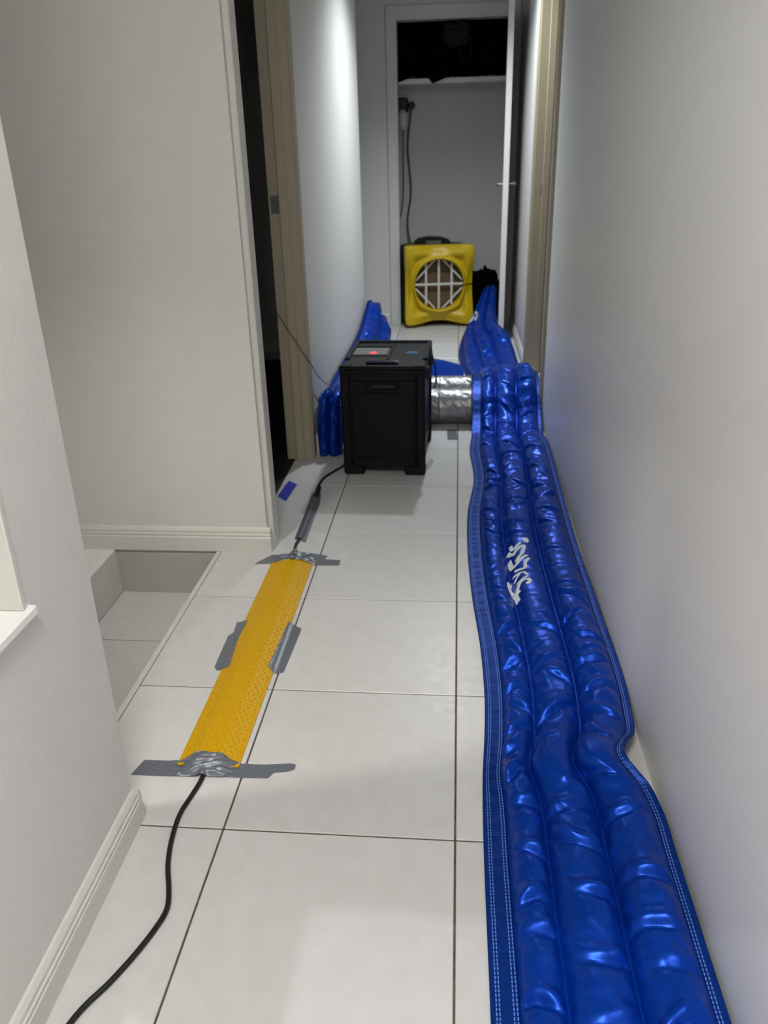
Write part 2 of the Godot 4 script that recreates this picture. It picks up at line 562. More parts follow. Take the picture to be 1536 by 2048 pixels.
	d2.set_meta("kind", "structure")
	tag(d2, "beige door frame in the right wall past the near mat", "door frame")
	st = new_st()
	slab(st, 0.407, 0.535, 0, 2.06, -4.83, -4.81, 0.002)
	slab(st, 0.407, 0.535, 0, 2.06, -3.86, -3.84, 0.002)
	slab(st, 0.407, 0.535, 2.04, 2.06, -4.81, -3.86, 0.002)
	obj("jamb", st, M.cream, d2)
	for z in [-4.81, -3.872]:
		st = new_st()
		slab(st, 0.455, 0.49, 0, 2.04, z, z + 0.012, 0.002)
		obj("door_stop", st, M.cream, d2)
	st = new_st()
	slab(st, 0.446, 0.454, 1.0, 1.05, -4.811, -4.8075, 0.001)
	obj("strike_plate", st, M.metal, d2)
	for s in [[-4.875, -4.82], [-3.85, -3.785]]:
		st = new_st()
		slab(st, 0.397, 0.412, 0, 2.11, s[0], s[1], 0.004)
		obj("architrave", st, M.cream, d2)
	st = new_st()
	slab(st, 0.495, 0.53, 0.005, 2.04, -4.81, -3.86, 0.003)
	obj("door_leaf", st, M.cream, d2)
	# cupboard frame and the leaf that stands open into the hall
	var d3 := Node3D.new()
	d3.name = "door_3"
	add_child(d3)
	d3.set_meta("kind", "structure")
	tag(d3, "open cupboard door seen on its pale edge, with its frame", "door")
	st = new_st()
	slab(st, -0.468, -0.45, 0, 2.095, -6.5, -6.395, 0.002)
	slab(st, 0.344, 0.362, 0, 2.095, -6.5, -6.395, 0.002)
	slab(st, -0.45, 0.344, 2.078, 2.095, -6.5, -6.395, 0.002)
	obj("jamb", st, M.trim, d3)
	st = new_st()
	slab(st, -0.525, -0.462, 0, 2.165, -6.402, -6.385, 0.004)
	slab(st, 0.356, 0.405, 0, 2.165, -6.402, -6.385, 0.004)
	slab(st, -0.525, 0.405, 2.09, 2.165, -6.402, -6.384, 0.004)
	obj("architrave", st, M.wall, d3)
	var hinge := Vector3(0.335, 0, -6.38)
	var tip := Vector3(0.298, 0, -5.62)
	var run := (tip - hinge)
	var turn := Basis(run.normalized().cross(Vector3.UP).normalized() * -1.0, Vector3.UP, run.normalized())
	var mid := (hinge + tip) / 2 + Vector3(0, 1.05, 0)
	st = new_st()
	box(st, mid, Vector3(0.037, 2.05, run.length()), 0.0015, turn)
	obj("door_leaf", st, M.trim, d3)
	var sx := turn.x * signf(turn.x.x)
	var at := tip - run.normalized() * 0.05 + Vector3(0, 1.035, 0)
	for s in [-1.0, 1.0]:
		var kn := new_st()
		tube(kn, [at + sx * s * 0.016, at + sx * s * 0.05], 0.006, 8)
		lathe(kn, [Vector2(0, 0), Vector2(0.012, 0.002), Vector2(0.015, 0.01), Vector2(0.01, 0.02), Vector2(0, 0.022)], 12, Transform3D(Basis(Vector3.UP, sx * s, turn.z), at + sx * s * 0.046))
		obj("door_knob", kn, M.metal, d3)
	# the shelf in the cupboard
	st = new_st()
	slab(st, -0.6, 0.41, 1.695, 1.73, -6.93, -6.52, 0.004)
	tag(obj("cupboard_shelf", st, M.trim), "pale shelf board across the cupboard, under the dark bags", "shelf")

# ------------------------------------------------------------------ blue drying mats
# edges: tables of [distance along, x, y, z]; the fabric bulges between seams
class Sheet:
	var lt: Array
	var rt: Array
	var seams: Array            # u of the seams, from 0 to 1
	var puff: Array             # height of each tube between two seams
	var length: float
	var n1: FastNoiseLite
	var n2: FastNoiseLite
	var pins := []
	var calm := Vector2(-9, -9)   # a stretch where the cloth lies smoother
	var facing := 1.0           # which side of the sheet is up
	var lift: Callable
	func at(tab: Array, v: float) -> Vector3:
		var i := 0
		while i < tab.size() - 2 and v > tab[i + 1][0]:
			i += 1
		var a: Array = tab[i]
		var b: Array = tab[i + 1]
		var p: Array = tab[maxi(i - 1, 0)]
		var q: Array = tab[mini(i + 2, tab.size() - 1)]
		var w := clampf((v - a[0]) / maxf(b[0] - a[0], 0.0001), 0.0, 1.0)
		return Vector3(a[1], a[2], a[3]).cubic_interpolate_in_time(Vector3(b[1], b[2], b[3]), Vector3(p[1], p[2], p[3]), Vector3(q[1], q[2], q[3]), w, b[0] - a[0], (p[0] - a[0]) if p[0] < a[0] else -0.1, (q[0] - a[0]) if q[0] > b[0] else b[0] - a[0] + 0.1)
	func base(u: float, v: float) -> Vector3:
		var p := at(lt, v).lerp(at(rt, v), u)
		p.y = maxf(p.y, 0.0)
		return p
	func height(u: float, v: float) -> float:
		var k := 0
		while k < seams.size() - 2 and u > seams[k + 1]:
			k += 1
		var a: float = seams[k]
		var b: float = seams[k + 1]
		var s := clampf((u - a) / (b - a), 0.0, 1.0)
		var top: float = puff[k]
		var width := (b - a) * 0.33
		if top < 0.006:
			# a flat stitched hem, gathered into small ripples
			var g := n2.get_noise_2d(u * 14.0, v * 620.0)
			return top + 0.0016 * maxf(g, -0.3) * sin(PI * s) + 0.0008
		var h := top * pow(maxf(1.0 - pow(absf(2.0 * s - 1.0), 2.2), 0.0), 0.62)
		h *= 1.0 + 0.22 * n1.get_noise_2d(k * 40.0, v * 90.0)
		var quiet := 1.0 - 0.75 * smoothstep(calm.x - 0.1, calm.x, v) * (1.0 - smoothstep(calm.y, calm.y + 0.1, v))
		var edge := minf(s, 1.0 - s) * width
		var rim := smoothstep(0.0, 0.012, edge)
		# folds that run in from pinched spots along the seams
		for pin in pins[k]:
			var d0: float = v - pin[0]
			if absf(d0) > 0.14:
				continue
			var d: float = d0 - pin[1] * (s - 0.5) * width - pin[2] * (s - pin[3]) * (s - pin[3])
			var reach := exp(-pow((s - pin[3]) / pin[5], 2.0))
			h += quiet * pin[4] * reach * rim * (-1.1 * exp(-pow(d / 0.0075, 2.0)) + 0.8 * exp(-pow((d - 0.019) / 0.012, 2.0)) + 0.45 * exp(-pow((d + 0.035) / 0.024, 2.0)))
		# gathers next to the stitching, and creases of the cloth
		h += 0.0055 * rim * exp(-edge / 0.013) * n2.get_noise_2d(k * 33.0 + s * 6.0, v * 520.0)
		var c := n1.get_noise_2d(u * 40.0 + 40.0, v * 75.0 + u * 25.0)
		h += rim * quiet * (0.004 * (0.5 - absf(c) * 1.8)) * smoothstep(0.0, 0.03, top)
		h += 0.0018 * rim * quiet * n2.get_noise_2d(u * 30.0 + 9.0, v * 190.0 - u * 35.0)
		return maxf(h, 0.001)
	func point(u: float, v: float, over := 0.0) -> Vector3:
		var b := base(u, v)
		var across := (base(1.0, v) - base(0.0, v)).normalized()
		var along := (base(u, minf(v + 0.01, length)) - base(u, maxf(v - 0.01, 0.0))).normalized()
		var n := across.cross(along) * facing
		return b + n.normalized() * (height(u, v) + over)

func sheet(lt: Array, rt: Array, seams: Array, puff: Array, sd: int, folds: float) -> Sheet:
	var s := Sheet.new()
	s.lt = lt
	s.rt = rt
	s.seams = seams
	s.puff = puff
	s.length = lt[-1][0]
	s.n1 = noise(0.05, sd, 3)
	s.n2 = noise(0.05, sd + 5, 2)
	var rng := RandomNumberGenerator.new()
	rng.seed = sd
	for k in puff.size():
		var row := []
		var v := rng.randf() * 0.06
		while v < s.length:
			# where, slant, bend, centre across, depth, reach
			row.append([v, rng.randf_range(-0.9, 0.9), rng.randf_range(-0.05, 0.05), rng.randf_range(0.0, 1.0), rng.randf_range(0.5, 1.0) * 0.0115 * folds, rng.randf_range(0.3, 0.75)])
			v += rng.randf_range(0.06, 0.14)
		s.pins.append(row)
	return s

func sheet_mesh(s: Sheet, u0: float, u1: float, nu: int, step_near: float, step_far: float) -> ArrayMesh:
	var vs := []
	var v := 0.0
	while v < s.length:
		vs.append(v)
		v += lerpf(step_near, step_far, clampf((v - 1.0) / 1.5, 0.0, 1.0))
	vs.append(s.length)
	var pts := PackedVector3Array()
	for w in vs:
		for i in nu:
			pts.append(s.point(lerpf(u0, u1, float(i) / (nu - 1)), w))
		# the underside, so that the mat is a closed body
		for i in 5:
			pts.append(s.base(lerpf(u1, u0, i / 4.0), w) + Vector3(0, 0.0004, 0))
	return grid(vs.size(), nu + 5, pts, true)

func ribbon(st: SurfaceTool, s: Sheet, uv: Array, w: float, over: float) -> void:
	var pts := []
	for i in uv.size() - 1:
		var n := maxi(1, int(ceil(Vector2((uv[i + 1].x - uv[i].x) * 0.33, uv[i + 1].y - uv[i].y).length() / 0.003)))
		for j in n:
			pts.append(uv[i].lerp(uv[i + 1], float(j) / n))
	pts.append(uv[-1])
	var prev := []
	for i in pts.size():
		var d: Vector2 = pts[mini(i + 1, pts.size() - 1)] - pts[maxi(i - 1, 0)]
		d.x *= 0.33
		var e := Vector2(-d.y, d.x).normalized() * w / 2
		e.x /= 0.33
		var row := []
		for t in [-1.0, -0.33, 0.33, 1.0]:
			row.append(s.point(pts[i].x + e.x * t, pts[i].y + e.y * t, over))
		if prev:
			for k in 3:
				tri(st, prev[k], prev[k + 1], row[k + 1], Vector3.UP)
				tri(st, prev[k], row[k + 1], row[k], Vector3.UP)
		prev = row

func stitch_line(st: SurfaceTool, s: Sheet, u: float, v0: float, v1: float) -> void:
	var v := v0
	while v < v1:
		var a := s.point(u, v, 0.0006)
		var b := s.point(u, v + 0.0052, 0.0006)
		var x := (s.point(u + 0.002, v, 0.0006) - a).normalized() * 0.0009
		tri(st, a - x, a + x, b + x, Vector3.UP)
		tri(st, a - x, b + x, b - x, Vector3.UP)
		var m := (a + b) / 2 + Vector3(0, 0.0005, 0)
		tri(st, a - x, a + x, m, Vector3.UP)
		tri(st, b + x, b - x, m, Vector3.UP)
		v += 0.0074

func mats() -> void:
	# ---- the long mat along the right wall; distance along = -z - 0.3
	var lt := []
	for p in [[0.3, 0.064, 0], [0.8, 0.063, 0], [1.25, 0.063, 0], [1.58, 0.076, 0], [1.8, 0.071, 0], [2.05, 0.054, 0], [2.4, 0.042, 0], [2.67, 0.045, 0], [3.02, 0.073, 0], [3.39, 0.061, 0], [3.6, 0.072, 0], [3.72, 0.074, 0.05], [3.82, 0.076, 0.125], [3.95, 0.08, 0.175], [4.1, 0.082, 0.165], [4.26, 0.075, 0.11], [4.34, 0.072, 0.05]]:
		lt.append([p[0] - 0.3, p[1], p[2], -p[0]])
	var rt := []
	for p in [[0.3, 0.404, 0.04], [0.8, 0.403, 0.04], [1.1, 0.401, 0.04], [1.2, 0.40, 0.04], [1.255, 0.385, 0.055], [1.31, 0.348, 0.08], [1.36, 0.362, 0.07], [1.42, 0.39, 0.045], [1.5, 0.40, 0.04], [1.96, 0.402, 0.035], [2.33, 0.396, 0.035], [2.87, 0.399, 0.035], [3.4, 0.403, 0.035], [3.6, 0.398, 0.03], [3.72, 0.402, 0.08], [3.82, 0.404, 0.15], [3.95, 0.405, 0.19], [4.1, 0.406, 0.18], [4.26, 0.402, 0.13], [4.34, 0.40, 0.07]]:
		rt.append([p[0] - 0.3, p[1], p[2], -p[0]])
	var s := sheet(lt, rt, [0.0, 0.13, 0.34, 0.645, 0.945, 1.0], [0.003, 0.030, 0.040, 0.042, 0.003], 7, 1.0)
	s.calm = Vector2(1.68, 2.05)
	var t := thing("drying_mat", "long glossy blue quilted mat with white print, along the right wall from the camera", "drying mat", "blue drying mats along the hall")
	obj("quilted_fabric", sheet_mesh(s, 0.13, 0.945, 96, 0.0042, 0.008), M.nylon, t)
	obj("hem", sheet_mesh(s, 0.0, 0.131, 16, 0.0042, 0.008), M.hem, t)
	obj("hem", sheet_mesh(s, 0.944, 1.0, 8, 0.0042, 0.008), M.hem, t)
	var st := new_st()
	for u in [0.028, 0.042, 0.104, 0.12]:
		stitch_line(st, s, u, 0.2, 3.3)
	for u in [0.951, 0.966]:
		stitch_line(st, s, u, 0.2, 3.3)
	obj("stitching", st, M.thread, t).set_meta("kind", "stuff")
	# the white print: strokes as (x, z) on the mat
	st = new_st()
	var to_uv := func(x: float, z: float) -> Vector2:
		var v := -z - 0.3
		var a := s.base(0, v).x
		var b := s.base(1, v).x
		return Vector2((x - a) / (b - a), v)
	for stroke in [
		[0.013, 0.181, -2.324, 0.187, -2.292, 0.213, -2.326], [0.014, 0.169, -2.298, 0.18, -2.266],
		[0.014, 0.183, -2.26, 0.217, -2.303, 0.219, -2.277, 0.192, -2.204], [0.015, 0.172, -2.246, 0.175, -2.203, 0.185, -2.183, 0.227, -2.236],
		[0.012, 0.231, -2.212, 0.218, -2.184, 0.216, -2.158, 0.207, -2.151, 0.183, -2.156], [0.023, 0.177, -2.132, 0.197, -2.126],
		[0.015, 0.167, -2.117, 0.164, -2.086, 0.171, -2.043, 0.179, -2.024, 0.184, -1.988], [0.010, 0.179, -2.095, 0.203, -2.125, 0.219, -2.1],
		[0.009, 0.183, -2.076, 0.219, -2.094], [0.014, 0.19, -2.025, 0.184, -2.038, 0.193, -2.068, 0.207, -2.077, 0.22, -2.075, 0.221, -2.058, 0.211, -2.053],
		[0.018, 0.218, -2.344, 0.233, -2.35, 0.229, -2.326]]:
		var uv := []
		for i in range(1, stroke.size(), 2):
			uv.append(to_uv.call(stroke[i], stroke[i + 1]))
		var soft := []
		for q in smooth_path(uv.map(func(w): return Vector3(w.x * 0.33, w.y, 0)), 0.004):
			soft.append(Vector2(q.x / 0.33, q.y))
		ribbon(st, s, soft, stroke[0] * 0.78, 0.0012)
	obj("printed_logo", st, M.print_white, t).set_meta("label", "white printed lettering")
	st = new_st()
	lathe(st, [Vector2(0.006, 0), Vector2(0.006, 0.002), Vector2(0.009, 0.003), Vector2(0.0125, 0.002), Vector2(0.0125, 0)], 16, Transform3D(Basis(), s.point(0.93, 3.8, 0.001)))
	obj("eyelet", st, M.brass, t)
	# ---- the mat that goes on into the cupboard; along = -z - 4.2
	lt = []
	for p in [[4.36, 0.065, 0.0], [4.63, 0.06, 0.0], [5.0, 0.02, 0.0], [5.5, 0.015, 0.0], [5.75, 0.035, 0.02], [5.95, 0.075, 0.07], [6.08, 0.115, 0.13], [6.2, 0.16, 0.20], [6.3, 0.20, 0.25]]:
		lt.append([p[0] - 4.36, p[1], p[2], -p[0]])
	rt = []
	for p in [[4.36, 0.385, 0.01], [4.63, 0.382, 0.01], [5.0, 0.378, 0.02], [5.3, 0.362, 0.06], [5.48, 0.335, 0.11], [5.6, 0.292, 0.13], [5.8, 0.278, 0.15], [6.08, 0.28, 0.20], [6.2, 0.286, 0.25], [6.3, 0.288, 0.29]]:
		rt.append([p[0] - 4.36, p[1], p[2], -p[0]])
	s = sheet(lt, rt, [0.0, 0.11, 0.36, 0.66, 0.95, 1.0], [0.003, 0.035, 0.045, 0.04, 0.003], 23, 0.8)
	t = thing("drying_mat", "blue quilted mat running past the yellow air scrubber into the cupboard", "drying mat", "blue drying mats along the hall")
	obj("quilted_fabric", sheet_mesh(s, 0.11, 0.95, 60, 0.012, 0.012), M.nylon, t)
	obj("hem", sheet_mesh(s, 0.0, 0.112, 10, 0.012, 0.012), M.hem, t)
	obj("hem", sheet_mesh(s, 0.948, 1.0, 6, 0.012, 0.012), M.hem, t)
	st = new_st()
	for stroke in [[0.02, 0.16, 1.5, 0.30, 1.6], [0.02, 0.2, 1.6, 0.3, 1.67], [0.016, 0.34, 1.56, 0.36, 1.67]]:
		var uv := []
		for i in range(1, stroke.size(), 2):
			uv.append(Vector2(stroke[i], stroke[i + 1]))
		ribbon(st, s, uv, stroke[0], 0.002)
	obj("printed_logo", st, M.print_white, t).set_meta("label", "white printed lettering")
	# ---- the mat slumped against the left wall; along = -z - 3.3
	lt = [[0.0, -0.50, 0.0, -3.31], [0.1, -0.495, 0.10, -3.325], [0.22, -0.50, 0.2, -3.37], [0.38, -0.50, 0.17, -3.52], [0.65, -0.43, 0.05, -3.8], [1.0, -0.42, 0.0, -4.1], [1.9, -0.42, 0.0, -4.95], [2.2, -0.43, 0.02, -5.2], [2.35, -0.46, 0.08, -5.38], [2.5, -0.53, 0.15, -5.5]]
	rt = [[0.0, -0.605, 0.0, -3.33], [0.1, -0.61, 0.11, -3.345], [0.22, -0.606, 0.235, -3.39], [0.38, -0.607, 0.215, -3.54], [0.65, -0.607, 0.22, -3.85], [1.0, -0.607, 0.22, -4.15], [1.9, -0.607, 0.25, -5.0], [2.2, -0.605, 0.3, -5.25], [2.35, -0.60, 0.34, -5.38], [2.5, -0.585, 0.33, -5.5]]
	s = sheet(lt, rt, [0.0, 0.1, 0.5, 0.93, 1.0], [0.003, 0.045, 0.045, 0.003], 37, 0.8)
	s.facing = -1.0
	t = thing("drying_mat", "crumpled blue mat slumped against the left wall behind the dehumidifier", "drying mat", "blue drying mats along the hall")
	obj("quilted_fabric", sheet_mesh(s, 0.1, 0.93, 44, 0.012, 0.012), M.nylon, t)
	obj("hem", sheet_mesh(s, 0.0, 0.102, 8, 0.012, 0.012), M.hem, t)
	obj("hem", sheet_mesh(s, 0.928, 1.0, 6, 0.012, 0.012), M.hem, t)
	st = new_st()
	for stroke in [[0.022, 0.13, 1.70, 0.2, 1.80], [0.018, 0.2, 1.76, 0.24, 1.86]]:
		ribbon(st, s, [Vector2(stroke[1], stroke[2]), Vector2(stroke[3], stroke[4])], stroke[0], 0.002)
	obj("printed_logo", st, M.print_white, t).set_meta("label", "white printed lettering")
	# ---- the short mat that crosses behind the silver duct
	lt = [[0.0, -0.34, 0.0, -4.4], [0.2, -0.15, 0.01, -4.4], [0.40, 0.04, 0.0, -4.42]]
	rt = [[0.0, -0.34, 0.06, -4.84], [0.2, -0.15, 0.09, -4.8], [0.40, 0.04, 0.05, -4.78]]
	s = sheet(lt, rt, [0.0, 0.06, 0.5, 0.94, 1.0], [0.003, 0.04, 0.04, 0.003], 53, 0.7)
	t = thing("drying_mat", "short piece of blue mat lying across the floor behind the silver duct", "drying mat", "blue drying mats along the hall")
	obj("quilted_fabric", sheet_mesh(s, 0.06, 0.94, 40, 0.01, 0.01), M.nylon, t)
	obj("hem", sheet_mesh(s, 0.0, 0.062, 6, 0.01, 0.01), M.hem, t)
	obj("hem", sheet_mesh(s, 0.938, 1.0, 6, 0.01, 0.01), M.hem, t)

# ------------------------------------------------------------------ dehumidifier
func dehumidifier() -> void:
	# origin: middle of the base; x -0.168..0.168, front at z = +0.255
	var t := thing("dehumidifier", "black box-shaped dehumidifier standing in the middle of the hall", "dehumidifier", "", Vector3(-0.287, 0, -3.315), -0.02)
	var st := new_st()
	slab(st, -0.158, 0.158, 0.03, 0.425, -0.245, 0.243, 0.012)
	obj("body", st, M.black, t)
	# raised corner posts and frame of the front
	for s in [-1.0, 1.0]:
		for z in [0.215, -0.253]:
			st = new_st()
			slab(st, s * 0.130, s * 0.168, 0.012, 0.43, z, z + 0.038, 0.008)
			obj("corner_post", st, M.black, t)
	st = new_st()
	slab(st, -0.131, 0.131, 0.395, 0.43, 0.235, 0.253, 0.004)
	obj("top_rail", st, M.black, t)
	st = new_st()
	slab(st, -0.131, 0.131, 0.035, 0.075, 0.235, 0.253, 0.006)
	obj("bottom_rail", st, M.black, t)
	st = new_st()
	slab(st, -0.125, 0.125, 0.082, 0.345, 0.24, 0.2475, 0.003)
	obj("front_panel", st, M.black, t)
	# carrying recess with its bar
	st = new_st()
	for b in [[-0.066, 0.066, 0.386, 0.394], [-0.066, 0.066, 0.352, 0.36], [-0.066, -0.058, 0.36, 0.386], [0.058, 0.066, 0.36, 0.386]]:
		slab(st, b[0], b[1], b[2], b[3], 0.238, 0.2535, 0.002)
	obj("handle_recess", st, M.black, t)
	st = new_st()
	for i in 7:
		slab(st, -0.045 + i * 0.0132, -0.036 + i * 0.0132, 0.369, 0.3735, 0.243, 0.2442)
	obj("maker_mark", st, mat(Color(0.30, 0.30, 0.32), 0.6), t).set_meta("label", "small faint grey lettering in the recess")
	for sx in [-1.0, 1.0]:
		for sz in [-1.0, 1.0]:
			st = new_st()
			box(st, Vector3(sx * 0.125, 0.018, sz * 0.215), Vector3(0.085, 0.036, 0.075), 0.008)
			obj("foot", st, M.black, t)
	# lid: a tray with a rim, a control panel on the left, a round badge on the right
	st = new_st()
	slab(st, -0.17, 0.17, 0.418, 0.444, -0.256, 0.256, 0.008)
	for s in [-1.0, 1.0]:
		slab(st, s * 0.150, s * 0.170, 0.436, 0.454, -0.256, 0.10, 0.006)
		slab(st, -0.17, 0.17, 0.436, 0.454, s * 0.232, s * 0.256, 0.006)
		box(st, Vector3(s * 0.146, 0.447, 0.232), Vector3(0.05, 0.018, 0.05), 0.006)
	slab(st, 0.0, 0.012, 0.44, 0.449, -0.2, 0.1, 0.003)
	obj("lid", st, M.black, t)
	st = new_st()
	slab(st, -0.162, 0.001, 0.438, 0.447, 0.012, 0.032, 0.003)
	obj("panel_ledge", st, M.black, t)
	st = new_st()
	slab(st, -0.162, 0.001, 0.438, 0.452, -0.145, -0.128, 0.003)
	obj("panel_hood", st, M.black, t)
	st = new_st()
	slab(st, -0.156, -0.004, 0.440, 0.4475, -0.122, 0.008, 0.002)
	obj("control_panel", st, mat(Color(0.42, 0.42, 0.425), 0.45), t).set_meta("label", "grey control panel")
	st = new_st()
	lathe(st, [Vector2(0.0, 0.0025), Vector2(0.014, 0.0022), Vector2(0.017, 0.0)], 20, Transform3D(Basis(), Vector3(-0.066, 0.4475, -0.02)))
	var glow := mat(Color(0.8, 0.3, 0.3), 0.4)
	glow.emission_enabled = true
	glow.emission = Color(1.0, 0.32, 0.36)
	glow.emission_energy_multiplier = 0.75
	obj("display_light", st, glow, t).set_meta("label", "small round display glowing pink")
	st = new_st()
	lathe(st, [Vector2(0.0, 0.0015), Vector2(0.028, 0.0015), Vector2(0.029, 0.0)], 28, Transform3D(Basis(), Vector3(0.097, 0.4442, -0.035)))
	var badge := obj("badge", st, mat(Color(0.08, 0.33, 0.48), 0.4), t)
	badge.set_meta("label", "round blue badge")
	st = new_st()
	prism(st, PackedVector2Array([Vector2(-0.012, -0.012), Vector2(0.004, -0.014), Vector2(0.012, -0.004), Vector2(0.008, 0.012), Vector2(-0.004, 0.014), Vector2(-0.013, 0.004)]), 0.0006, Transform3D(Basis(Vector3.RIGHT, Vector3(0, 0, -1), Vector3.UP), Vector3(0.097, 0.4457, -0.035)))
	obj("emblem", st, mat(Color(0.18, 0.42, 0.56), 0.4), badge)
	# pull-up handle lying in the front of the lid
	st = new_st()
	tube(st, [Vector3(-0.072, 0.449, 0.172), Vector3(-0.055, 0.453, 0.174), Vector3(0.04, 0.453, 0.174), Vector3(0.057, 0.449, 0.172)], 0.0085, 10)
	obj("lid_handle", st, mat(Color(0.09, 0.10, 0.22), 0.35), t).set_meta("label", "dark blue lid handle")
	st = new_st()
	slab(st, -0.08, 0.066, 0.438, 0.4455, 0.19, 0.212, 0.003)
	obj("finger_slot", st, M.black, t)
	# catches on the right flank with a loose strap
	for z in [-0.11, 0.13]:
		st = new_st()
		box(st, Vector3(0.172, 0.40, z), Vector3(0.016, 0.05, 0.035), 0.004)
		box(st, Vector3(0.178, 0.385, z), Vector3(0.01, 0.014, 0.028), 0.003)
		obj("latch", st, M.rubber, t)
	st = new_st()
	tube(st, smooth_path([Vector3(0.17, 0.44, -0.16), Vector3(0.178, 0.40, -0.15), Vector3(0.19, 0.36, -0.13), Vector3(0.193, 0.31, -0.12), Vector3(0.186, 0.27, -0.12)], 0.01), 0.0035, 6)
	obj("strap", st, M.rubber, t)
	st = new_st()
	tube(st, smooth_path([Vector3(0.17, 0.43, -0.10), Vector3(0.186, 0.39, -0.10), Vector3(0.192, 0.33, -0.11), Vector3(0.2, 0.29, -0.12)], 0.01), 0.003, 6)
	obj("strap", st, M.rubber, t)

# ------------------------------------------------------------------ silver ducts between dehumidifier and mat
func silver_ducts() -> void:
	var t := thing("silver_duct", "crinkled silver duct bundle between the dehumidifier and the long blue mat", "duct")
	var n := noise(0.9, 201, 3)
	for d in [[-3.79, 0.088, 0.084, 1], [-4.0, 0.092, 0.09, 2]]:
		var pts := PackedVector3Array()
		var rows := 90
		var cols := 72
		for r in rows:
			var x := lerpf(-0.33, 0.074, float(r) / (rows - 1))
			for k in cols:
				var a := TAU * k / cols
				# foil folds that run slantwise round the tube
				var f := n.get_noise_3d(x * 11.0 + a * 0.8, a * 0.9, d[3] * 9.0)
				var g := n.get_noise_3d(x * 26.0, a * 2.0 - x * 12.0, d[3] * 17.0)
				var rad: float = d[2] * (1.0 - 0.04 * absf(f) * 2.0 - 0.012 * g)
				pts.append(Vector3(x, d[1] + sin(a) * rad, d[0] + cos(a) * rad))
		obj("foil_sleeve", grid(rows, cols, pts, true), M.silver, t)
		for x in [-0.085, 0.07]:
			var st := new_st()
			var band := []
			for k in 25:
				var a := TAU * k / 24
				band.append(Vector3(x, d[1] + sin(a) * (d[2] + 0.001), d[0] + cos(a) * (d[2] + 0.001)))
			tube(st, band, 0.0035, 5)
			obj("clamp_band", st, M.tape, t)

